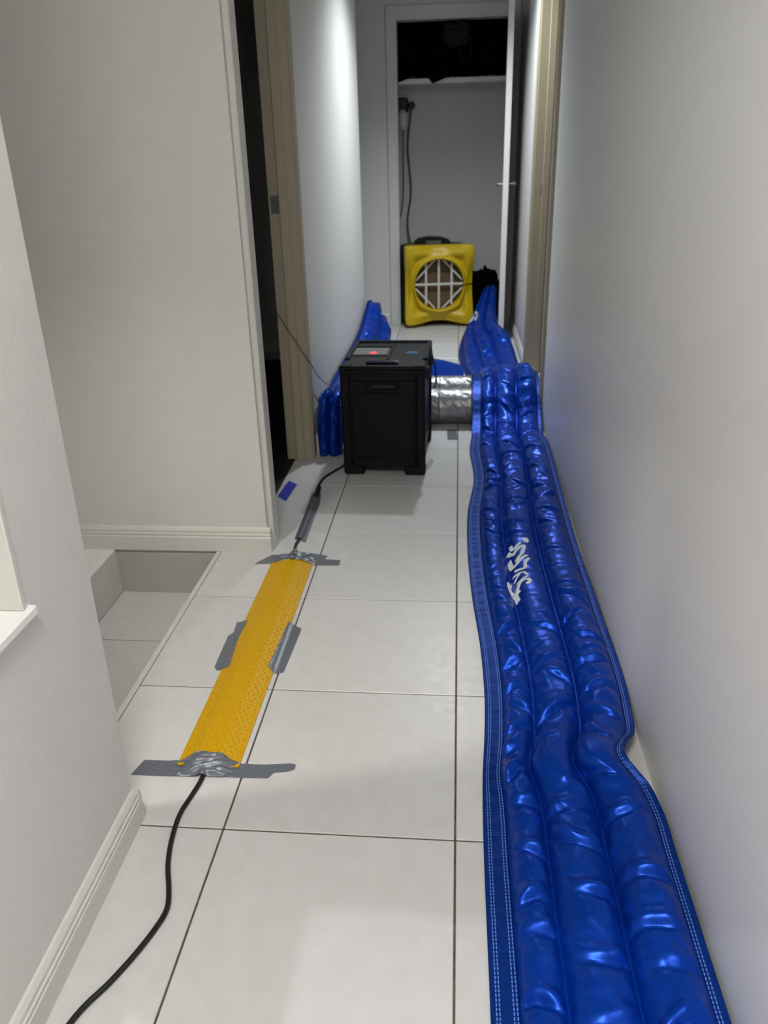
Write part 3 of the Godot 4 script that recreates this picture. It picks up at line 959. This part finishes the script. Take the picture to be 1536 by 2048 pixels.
# ------------------------------------------------------------------ yellow air scrubber
func scrubber() -> void:
	var t := thing("air_scrubber", "yellow air scrubber with a round white grille, in the cupboard doorway", "air scrubber", "", Vector3(-0.143, 0, -6.28), 0.14)
	# front shell: rings from the round mouth out to a square with scalloped sides
	var cy := 0.318
	var rows := 15
	var cols := 160
	var pts := PackedVector3Array()
	for r in rows + 3:
		var w := clampf(float(r - 1) / (rows - 1), 0.0, 1.0)
		for k in cols:
			var a := TAU * k / cols
			var c := cos(a)
			var s := sin(a)
			# rounded square with sides drawn in
			var sq := 1.0 / pow(pow(absf(c), 24.0) + pow(absf(s), 24.0), 1.0 / 24.0)
			var diag := pow(absf(sin(2.0 * a)), 3.0)
			var hx := 0.262 - 0.006 * (1.0 - diag)
			var hy := 0.285 - (0.002 if s > 0.0 else 0.012) * (1.0 - diag)
			var outer := Vector2(c * sq * hx, s * sq * hy)
			if s < 0.0:
				outer.y *= 1.0 + 0.055 * diag       # the feet
			var inner := Vector2(c, s) * 0.186
			var p := inner.lerp(outer, w)
			# lip round the mouth, raised corners, drawn-in sides
			var z := 0.022 * exp(-pow((w - 0.10) / 0.10, 2.0)) + 0.03 * diag * smoothstep(0.30, 0.62, w) - 0.035 * (1.0 - diag) * smoothstep(0.2, 0.9, w) - 0.02 * diag * exp(-pow((w - 0.28) / 0.07, 2.0))
			if r == 0:
				z = -0.06
			elif r == rows + 1:
				z -= 0.02
				p *= 1.004
			elif r == rows + 2:
				z = -0.13
			pts.append(Vector3(p.x, cy + p.y, z))
	obj("front_shell", grid(rows + 3, cols, pts, false, Vector3(0, 0, 1)), M.shell, t)
	# black rear housing
	var st := new_st()
	slab(st, -0.258, 0.245, 0.035, 0.585, -0.46, -0.09, 0.02)
	slab(st, -0.275, -0.25, 0.05, 0.58, -0.44, -0.10, 0.008)
	obj("rear_housing", st, M.black, t)
	# pleated filter behind the grille
	st = new_st()
	for i in 22:
		var x0 := -0.187 + i * 0.017
		face(st, [Vector3(x0, cy - 0.187, -0.075), Vector3(x0 + 0.0085, cy - 0.187, -0.06), Vector3(x0 + 0.0085, cy + 0.187, -0.06), Vector3(x0, cy + 0.187, -0.075)], Vector3(x0, cy, -1))
		face(st, [Vector3(x0 + 0.017, cy - 0.187, -0.075), Vector3(x0 + 0.0085, cy - 0.187, -0.06), Vector3(x0 + 0.0085, cy + 0.187, -0.06), Vector3(x0 + 0.017, cy + 0.187, -0.075)], Vector3(x0, cy, -1))
	obj("filter", st, M.filter, t)
	# grille bars
	st = new_st()
	var R := 0.184
	for x in [-0.098, 0.0, 0.098]:
		var h := sqrt(R * R - x * x)
		slab(st, x - 0.0085, x + 0.0085, cy - h, cy + h, -0.045, -0.028, 0.003)
	slab(st, -R, R, cy - 0.0085, cy + 0.0085, -0.043, -0.026, 0.003)
	for sx in [-1.0, 1.0]:
		for sy in [-1.0, 1.0]:
			var a := Vector3(sx * 0.178, cy + sy * 0.03, -0.035)
			var b := Vector3(sx * 0.03, cy + sy * 0.18, -0.035)
			var d := (b - a).normalized()
			box(st, (a + b) / 2, Vector3(0.013, 0.015, (b - a).length()), 0.003, Basis(d.cross(Vector3(0, 0, 1)).normalized(), Vector3(0, 0, 1), d))
	obj("grille", st, M.grille, t)
	# carrying handle on top with a pale plate
	var arch := PackedVector2Array()
	for p in [[-0.185, 0], [-0.165, 0.035], [-0.13, 0.058], [-0.05, 0.068], [0.03, 0.063], [0.085, 0.048], [0.112, 0.022], [0.12, 0]]:
		arch.append(Vector2(p[0], p[1]))
	st = new_st()
	prism(st, arch, 0.14, Transform3D(Basis(), Vector3(0, 0.585, -0.27)))
	obj("handle", st, M.black, t)
	st = new_st()
	box(st, Vector3(-0.03, 0.614, -0.128), Vector3(0.115, 0.03, 0.006), 0.002)
	obj("name_plate", st, mat(Color(0.33, 0.33, 0.31), 0.5), t).set_meta("label", "pale grey plate on the handle")
	for sx in [-1.0, 1.0]:
		st = new_st()
		box(st, Vector3(sx * 0.225, 0.016, -0.2), Vector3(0.06, 0.032, 0.3), 0.006)
		obj("skid", st, M.black, t)
	for p in [[-0.246, 0.575], [-0.246, 0.04], [0.238, 0.575], [0.238, 0.05]]:
		st = new_st()
		lathe(st, [Vector2(0, 0.004), Vector2(0.007, 0.004), Vector2(0.009, 0)], 10, Transform3D(Basis(Vector3.RIGHT, Vector3(0, 0, 1), Vector3(0, -1, 0)), Vector3(p[0], p[1], 0.004)))
		obj("bolt", st, M.black, t)

# ------------------------------------------------------------------ cord, cover and tape on the floor
const PX := -0.5225
const PZ0 := -1.312
const PZ1 := -2.272

func cover_height(x: float, z: float) -> float:
	if z > PZ0 or z < PZ1:
		return 0.0
	var a := absf(x - PX)
	if a > 0.0675:
		return 0.0
	return 0.003 + 0.012 * (1.0 - smoothstep(0.018, 0.064, a))

func resample(line: Array, n: int) -> Array:
	var total := 0.0
	for i in line.size() - 1:
		total += line[i].distance_to(line[i + 1])
	var out := []
	for k in n:
		var want := total * k / (n - 1)
		var p: Vector2 = line[-1]
		for i in line.size() - 1:
			var d: float = line[i].distance_to(line[i + 1])
			if want <= d:
				p = line[i].lerp(line[i + 1], want / maxf(d, 0.00001))
				break
			want -= d
		out.append(p)
	return out

# a piece of tape between two edge lines (x, z), pressed over what lies under it
func tape(called: String, a: Array, b: Array, nu: int, nv: int, m: Material, over: Callable, label: String, group := "") -> void:
	var ea := resample(a, nu)
	var eb := resample(b, nu)
	var pts := PackedVector3Array()
	for i in nu:
		for k in nv:
			var p: Vector2 = ea[i].lerp(eb[i], float(k) / (nv - 1))
			pts.append(Vector3(p.x, over.call(p.x, p.y) + 0.0009, p.y))
		for k in nv:
			var p: Vector2 = eb[i].lerp(ea[i], float(k) / (nv - 1))
			pts.append(Vector3(p.x, over.call(p.x, p.y) + 0.0004, p.y))
	tag(obj(called, grid(nu, nv * 2, pts, true), m), label, "tape", group)

func floor_runs() -> void:
	# the cord from the camera to the dehumidifier
	var pts := []
	for p in [[-0.60, 0.3], [-0.585, -0.2], [-0.596, -0.6], [-0.568, -0.746], [-0.534, -0.815], [-0.512, -0.865], [-0.496, -0.913], [-0.489, -0.953], [-0.499, -0.993], [-0.519, -1.047], [-0.532, -1.106], [-0.537, -1.17], [-0.529, -1.225], [-0.523, -1.276], [-0.5225, -1.4], [-0.5225, -2.2], [-0.531, -2.335], [-0.535, -2.392], [-0.533, -2.431], [-0.53, -2.643], [-0.535, -2.86], [-0.545, -2.93], [-0.535, -3.02], [-0.503, -3.099], [-0.475, -3.165]]:
		pts.append(Vector3(p[0], 0.0052, p[1]))
	pts.append(Vector3(-0.462, 0.03, -3.2))
	pts.append(Vector3(-0.452, 0.06, -3.22))
	var st := new_st()
	tube(st, smooth_path(pts, 0.012), 0.0048, 10)
	var t := thing("extension_cord", "black power cord snaking over the tiles and under the yellow cover", "cord")
	obj("cable", st, M.rubber, t)
	st = new_st()
	tube(st, [Vector3(-0.534, 0.011, -2.80), Vector3(-0.535, 0.012, -2.84), Vector3(-0.538, 0.011, -2.89)], 0.0105, 10)
	tube(st, [Vector3(-0.538, 0.008, -2.89), Vector3(-0.543, 0.007, -2.925)], 0.007, 10)
	obj("plug", st, M.rubber, t)
	# the yellow cable cover
	t = thing("cable_cover", "yellow plastic cable cover with a tread pattern, taped to the tiles", "cable cover", "", Vector3(PX, 0, (PZ0 + PZ1) / 2))
	var half := (PZ0 - PZ1) / 2
	var rows := 60
	var g := PackedVector3Array()
	for r in rows:
		var z := lerpf(half, -half, float(r) / (rows - 1))
		for k in 29:
			var x := lerpf(-0.0675, 0.0675, k / 28.0)
			g.append(Vector3(x, cover_height(PX + x * 0.999, -1.8), z))
		for k in 4:
			g.append(Vector3(lerpf(0.0675, -0.0675, k / 3.0), 0.0006, z))
	obj("ramp", grid(rows, 33, g, true), M.yellow, t)
	st = new_st()
	for i in 100:
		var z := half - 0.012 - i * 0.013
		if z < -half + 0.01:
			break
		for j in 9:
			var x := -0.058 + j * 0.0142 + (0.0071 if i % 2 else 0.0)
			if absf(x) > 0.062 or absf(x + 0.004) < 0.007:
				continue
			var y := cover_height(PX + x, -1.8)
			var slope := (cover_height(PX + x + 0.002, -1.8) - cover_height(PX + x - 0.002, -1.8)) / 0.004
			var top := Vector3(x, y + 0.0017, z)
			var c := [Vector3(x - 0.0058, y - slope * 0.0058, z), Vector3(x, y, z - 0.0062), Vector3(x + 0.0058, y + slope * 0.0058, z), Vector3(x, y, z + 0.0062)]
			for q in 4:
				face(st, [c[q], c[(q + 1) % 4], top], Vector3(x, y - 0.01, z))
	obj("tread_pattern", st, M.yellow, t).set_meta("kind", "stuff")
	# grey tape
	var n := noise(1.0, 301, 2)
	var crumple := func(x: float, z: float) -> float:
		var a := absf(x - PX)
		var k := 1.0 - smoothstep(0.05, 0.10, a)
		var under := 0.0195 * (1.0 - smoothstep(0.02, 0.075, a)) * smoothstep(PZ0 + 0.05, PZ0 - 0.01, z) if z > -1.8 else 0.0165 * (1.0 - smoothstep(0.02, 0.075, a)) * smoothstep(PZ1 - 0.05, PZ1 + 0.01, z)
		var cord := 0.0112 * exp(-pow((x - (-0.524 if z > -1.8 else -0.528)) / 0.011, 2.0))
		var w := n.get_noise_2d(x * 10.0 + z * 22.0, z * 16.0 - x * 5.0)
		return maxf(maxf(under, cord) + k * 0.0045 * (0.6 - absf(w) * 2.0), 0.0)
	tape("tape_strip", [Vector2(-0.668, -1.326), Vector2(-0.605, -1.327), Vector2(-0.547, -1.338), Vector2(-0.50, -1.337), Vector2(-0.455, -1.326), Vector2(-0.40, -1.327), Vector2(-0.345, -1.334), Vector2(-0.334, -1.331)],
		[Vector2(-0.681, -1.279), Vector2(-0.62, -1.279), Vector2(-0.525, -1.281), Vector2(-0.447, -1.284), Vector2(-0.385, -1.286), Vector2(-0.376, -1.303), Vector2(-0.345, -1.309), Vector2(-0.334, -1.316)], 150, 26, M.tape, crumple, "crumpled grey tape over the near end of the yellow cover", "grey tape strips")
	tape("tape_strip", [Vector2(-0.603, -2.322), Vector2(-0.56, -2.325), Vector2(-0.53, -2.348), Vector2(-0.47, -2.338), Vector2(-0.414, -2.322), Vector2(-0.424, -2.297), Vector2(-0.369, -2.294)],
		[Vector2(-0.646, -2.255), Vector2(-0.60, -2.258), Vector2(-0.565, -2.262), Vector2(-0.52, -2.262), Vector2(-0.47, -2.258), Vector2(-0.431, -2.253), Vector2(-0.369, -2.256)], 90, 18, M.tape, crumple, "grey tape over the far end of the yellow cover, beside the wall corner", "grey tape strips")
	var side := func(x: float, z: float) -> float:
		var a := absf(x - PX)
		return cover_height(x, z) + 0.0006 * n.get_noise_2d(x * 120.0, z * 60.0) if a < 0.0675 else 0.003 * exp(-(a - 0.0675) / 0.004)
	tape("tape_strip", [Vector2(-0.611, -1.898), Vector2(-0.606, -1.846), Vector2(-0.617, -1.827), Vector2(-0.613, -1.678), Vector2(-0.602, -1.664)], [Vector2(-0.580, -1.906), Vector2(-0.583, -1.846), Vector2(-0.583, -1.80), Vector2(-0.573, -1.69), Vector2(-0.572, -1.676)], 40, 14, M.tape, side, "grey tape along the left edge of the yellow cover", "grey tape strips")
	tape("tape_strip", [Vector2(-0.462, -1.905), Vector2(-0.466, -1.85), Vector2(-0.472, -1.70), Vector2(-0.474, -1.685), Vector2(-0.455, -1.66)], [Vector2(-0.444, -1.89), Vector2(-0.42, -1.873), Vector2(-0.423, -1.80), Vector2(-0.429, -1.664), Vector2(-0.445, -1.659)], 40, 14, M.tape, side, "grey tape along the right edge of the yellow cover", "grey tape strips")
	var hump := func(x: float, z: float) -> float:
		var c := lerpf(-0.531, -0.536, (z + 2.43) / -0.44)
		return 0.0112 * exp(-pow((x - c) / 0.011, 2.0)) + 0.001 * absf(n.get_noise_2d(x * 90.0, z * 60.0))
	tape("tape_strip", [Vector2(-0.562, -2.862), Vector2(-0.556, -2.76), Vector2(-0.553, -2.65), Vector2(-0.55, -2.447)], [Vector2(-0.523, -2.85), Vector2(-0.512, -2.76), Vector2(-0.51, -2.60), Vector2(-0.507, -2.42)], 60, 16, M.tape, hump, "long narrow strip of grey tape over the cord in front of the dehumidifier", "grey tape strips")
	var flat := func(_x: float, _z: float) -> float: return 0.0
	tape("tape_strip", [Vector2(-0.044, -3.68), Vector2(-0.040, -3.527)], [Vector2(0.003, -3.68), Vector2(0.006, -3.525)], 6, 4, M.tape, flat, "short end of grey tape on the tiles under the silver duct", "grey tape strips")
	tape("blue_tape", [Vector2(-0.679, -2.992), Vector2(-0.690, -2.826)], [Vector2(-0.636, -2.952), Vector2(-0.647, -2.776)], 8, 5, M.painters, flat, "small square of blue tape on the floor by the dark doorway")
	# thin lead that hangs from the door frame to the left mat
	st = new_st()
	tube(st, smooth_path([Vector3(-0.73, 0.63, -3.245), Vector3(-0.66, 0.52, -3.23), Vector3(-0.61, 0.435, -3.235), Vector3(-0.603, 0.33, -3.40), Vector3(-0.598, 0.25, -3.58)], 0.02), 0.0018, 6)
	tag(obj("thin_lead", st, M.grey_cord), "thin grey lead sloping down past the left door frame to the blue mat", "cord")

# ------------------------------------------------------------------ things in the cupboard
func lump(sz: Vector3, sd: int, rough: float) -> ArrayMesh:
	var n := noise(1.0, sd, 3)
	var pts := PackedVector3Array()
	var rows := 30
	var cols := 44
	for r in rows:
		var b := PI * r / (rows - 1) - PI / 2
		for k in cols:
			var a := TAU * k / cols
			var d := Vector3(cos(b) * cos(a), sin(b), cos(b) * sin(a))
			var p := Vector3(signf(d.x) * pow(absf(d.x), 0.6), signf(d.y) * pow(absf(d.y), 0.6), signf(d.z) * pow(absf(d.z), 0.6))
			var f := 1.0 + rough * n.get_noise_3dv(d * 2.2) - rough * 0.6 * absf(n.get_noise_3dv(d * 5.0))
			pts.append(Vector3(p.x * sz.x, p.y * sz.y, p.z * sz.z) * 0.5 * f)
	return grid(rows, cols, pts, true)

func cupboard_things() -> void:
	var i := 0
	for b in [[-0.435, 0.24, -0.005, 0.045, 0.026, "black soft bag at the left end of the cupboard shelf, drooping over its edge"], [-0.10, 0.26, -0.085, 0.06, 0.04, "black soft bag in the middle of the cupboard shelf under the blue bag"], [0.23, 0.26, 0.0, 0.0, 0.0, "black soft bag at the right end of the cupboard shelf by the door edge"]]:
		var t := thing("soft_bag", b[5], "bag", "black bags on the cupboard shelf", Vector3(b[0], 1.732, -6.66))
		var o := obj("bag_body", lump(Vector3(b[1] + 0.05, 0.44, 0.25), 401 + i, 0.2), M.bag, t)
		o.position.y = 0.245
		if b[3] > 0.0:
			# a corner of the bag that hangs over the front of the shelf
			var x: float = b[2]
			var w: float = b[3]
			var st := new_st()
			prism(st, PackedVector2Array([Vector2(x - w, 0.06), Vector2(x + w * 1.4, 0.06), Vector2(x + w * 1.5, 0.0), Vector2(x + w * 0.2, -b[4] * 0.7), Vector2(x - w * 0.3, -b[4]), Vector2(x - w * 0.8, 0.0)]), 0.012, Transform3D(Basis(), Vector3(0, 0, 0.144)))
			slab(st, x - w, x + w, 0.02, 0.06, 0.08, 0.15, 0.01)
			obj("drooping_corner", st, M.bag, t)
		i += 1
	for b in [[-0.255, "flat black bag standing behind the left and middle shelf bags"], [0.075, "flat black bag standing behind the middle and right shelf bags"]]:
		var t := thing("soft_bag", b[1], "bag", "black bags on the cupboard shelf", Vector3(b[0], 1.732, -6.86))
		var o := obj("bag_body", lump(Vector3(0.28, 0.44, 0.11), 411 + i, 0.12), M.bag, t)
		o.position.y = 0.24
		i += 1
	var t := thing("plastic_bag", "dark blue plastic bag with a hanging loop, on top of the shelf bags", "bag", "", Vector3(-0.03, 2.0, -6.475))
	obj("bag_body", lump(Vector3(0.2, 0.16, 0.05), 431, 0.3), M.blue_bag, t)
	var st := new_st()
	tube(st, smooth_path([Vector3(0.04, -0.04, 0.02), Vector3(0.028, -0.12, 0.03), Vector3(0.045, -0.2, 0.03), Vector3(0.085, -0.19, 0.03), Vector3(0.10, -0.1, 0.03), Vector3(0.09, -0.02, 0.02)], 0.01), 0.007, 8)
	obj("loop", st, M.blue_bag, t)
	# adapter with its white plug, on the back wall
	t = thing("power_adapter", "black power adapter with a white plug on the cupboard's back wall", "adapter", "", Vector3(-0.455, 1.50, -6.93))
	st = new_st()
	box(st, Vector3(0.01, 0.08, 0.03), Vector3(0.085, 0.11, 0.06), 0.012)
	box(st, Vector3(-0.04, -0.03, 0.02), Vector3(0.035, 0.34, 0.04), 0.008)
	obj("adapter_body", st, M.rubber, t)
	st = new_st()
	lathe(st, [Vector2(0, -0.115), Vector2(0.02, -0.108), Vector2(0.034, -0.085), Vector2(0.038, -0.04), Vector2(0.034, 0.005), Vector2(0.02, 0.028), Vector2(0, 0.03)], 20, Transform3D(Basis(), Vector3(0.012, 0.02, 0.045)))
	obj("white_plug", st, M.plug_white, t).set_meta("label", "white rounded plug")
	st = new_st()
	tube(st, smooth_path([Vector3(0.012, -0.09, 0.045), Vector3(0.008, -0.3, 0.02), Vector3(0.004, -0.55, 0.012), Vector3(-0.02, -0.72, 0.012), Vector3(-0.07, -0.82, 0.012)], 0.02), 0.005, 8)
	obj("adapter_cord", st, M.grey_cord, t)
	# the scrubber's lead
	t = thing("scrubber_lead", "grey lead with a black plug hanging down to the yellow air scrubber", "cord")
	st = new_st()
	lathe(st, [Vector2(0, 0.05), Vector2(0.02, 0.048), Vector2(0.027, 0.03), Vector2(0.027, 0.0)], 16, Transform3D(Basis(Vector3.RIGHT, Vector3(0, 0, 1), Vector3(0, -1, 0)), Vector3(-0.375, 1.58, -6.93)))
	obj("plug", st, M.rubber, t)
	st = new_st()
	tube(st, smooth_path([Vector3(-0.378, 1.56, -6.89), Vector3(-0.395, 1.45, -6.905), Vector3(-0.41, 1.27, -6.91), Vector3(-0.388, 0.97, -6.91), Vector3(-0.417, 0.75, -6.90), Vector3(-0.40, 0.6, -6.86), Vector3(-0.36, 0.57, -6.72)], 0.02), 0.0075, 8)
	obj("cable", st, M.grey_cord, t)
	# black cloth heaped between the scrubber and the mat
	t = thing("dark_cloth", "black cloth heaped between the yellow air scrubber and the cupboard door", "cloth", "", Vector3(0.235, 0.0, -6.66))
	var c := obj("cloth_heap", lump(Vector3(0.27, 0.42, 0.36), 461, 0.2), M.bag, t)
	c.position = Vector3(0.0, 0.17, 0.0)
	c.rotation.z = 0.35
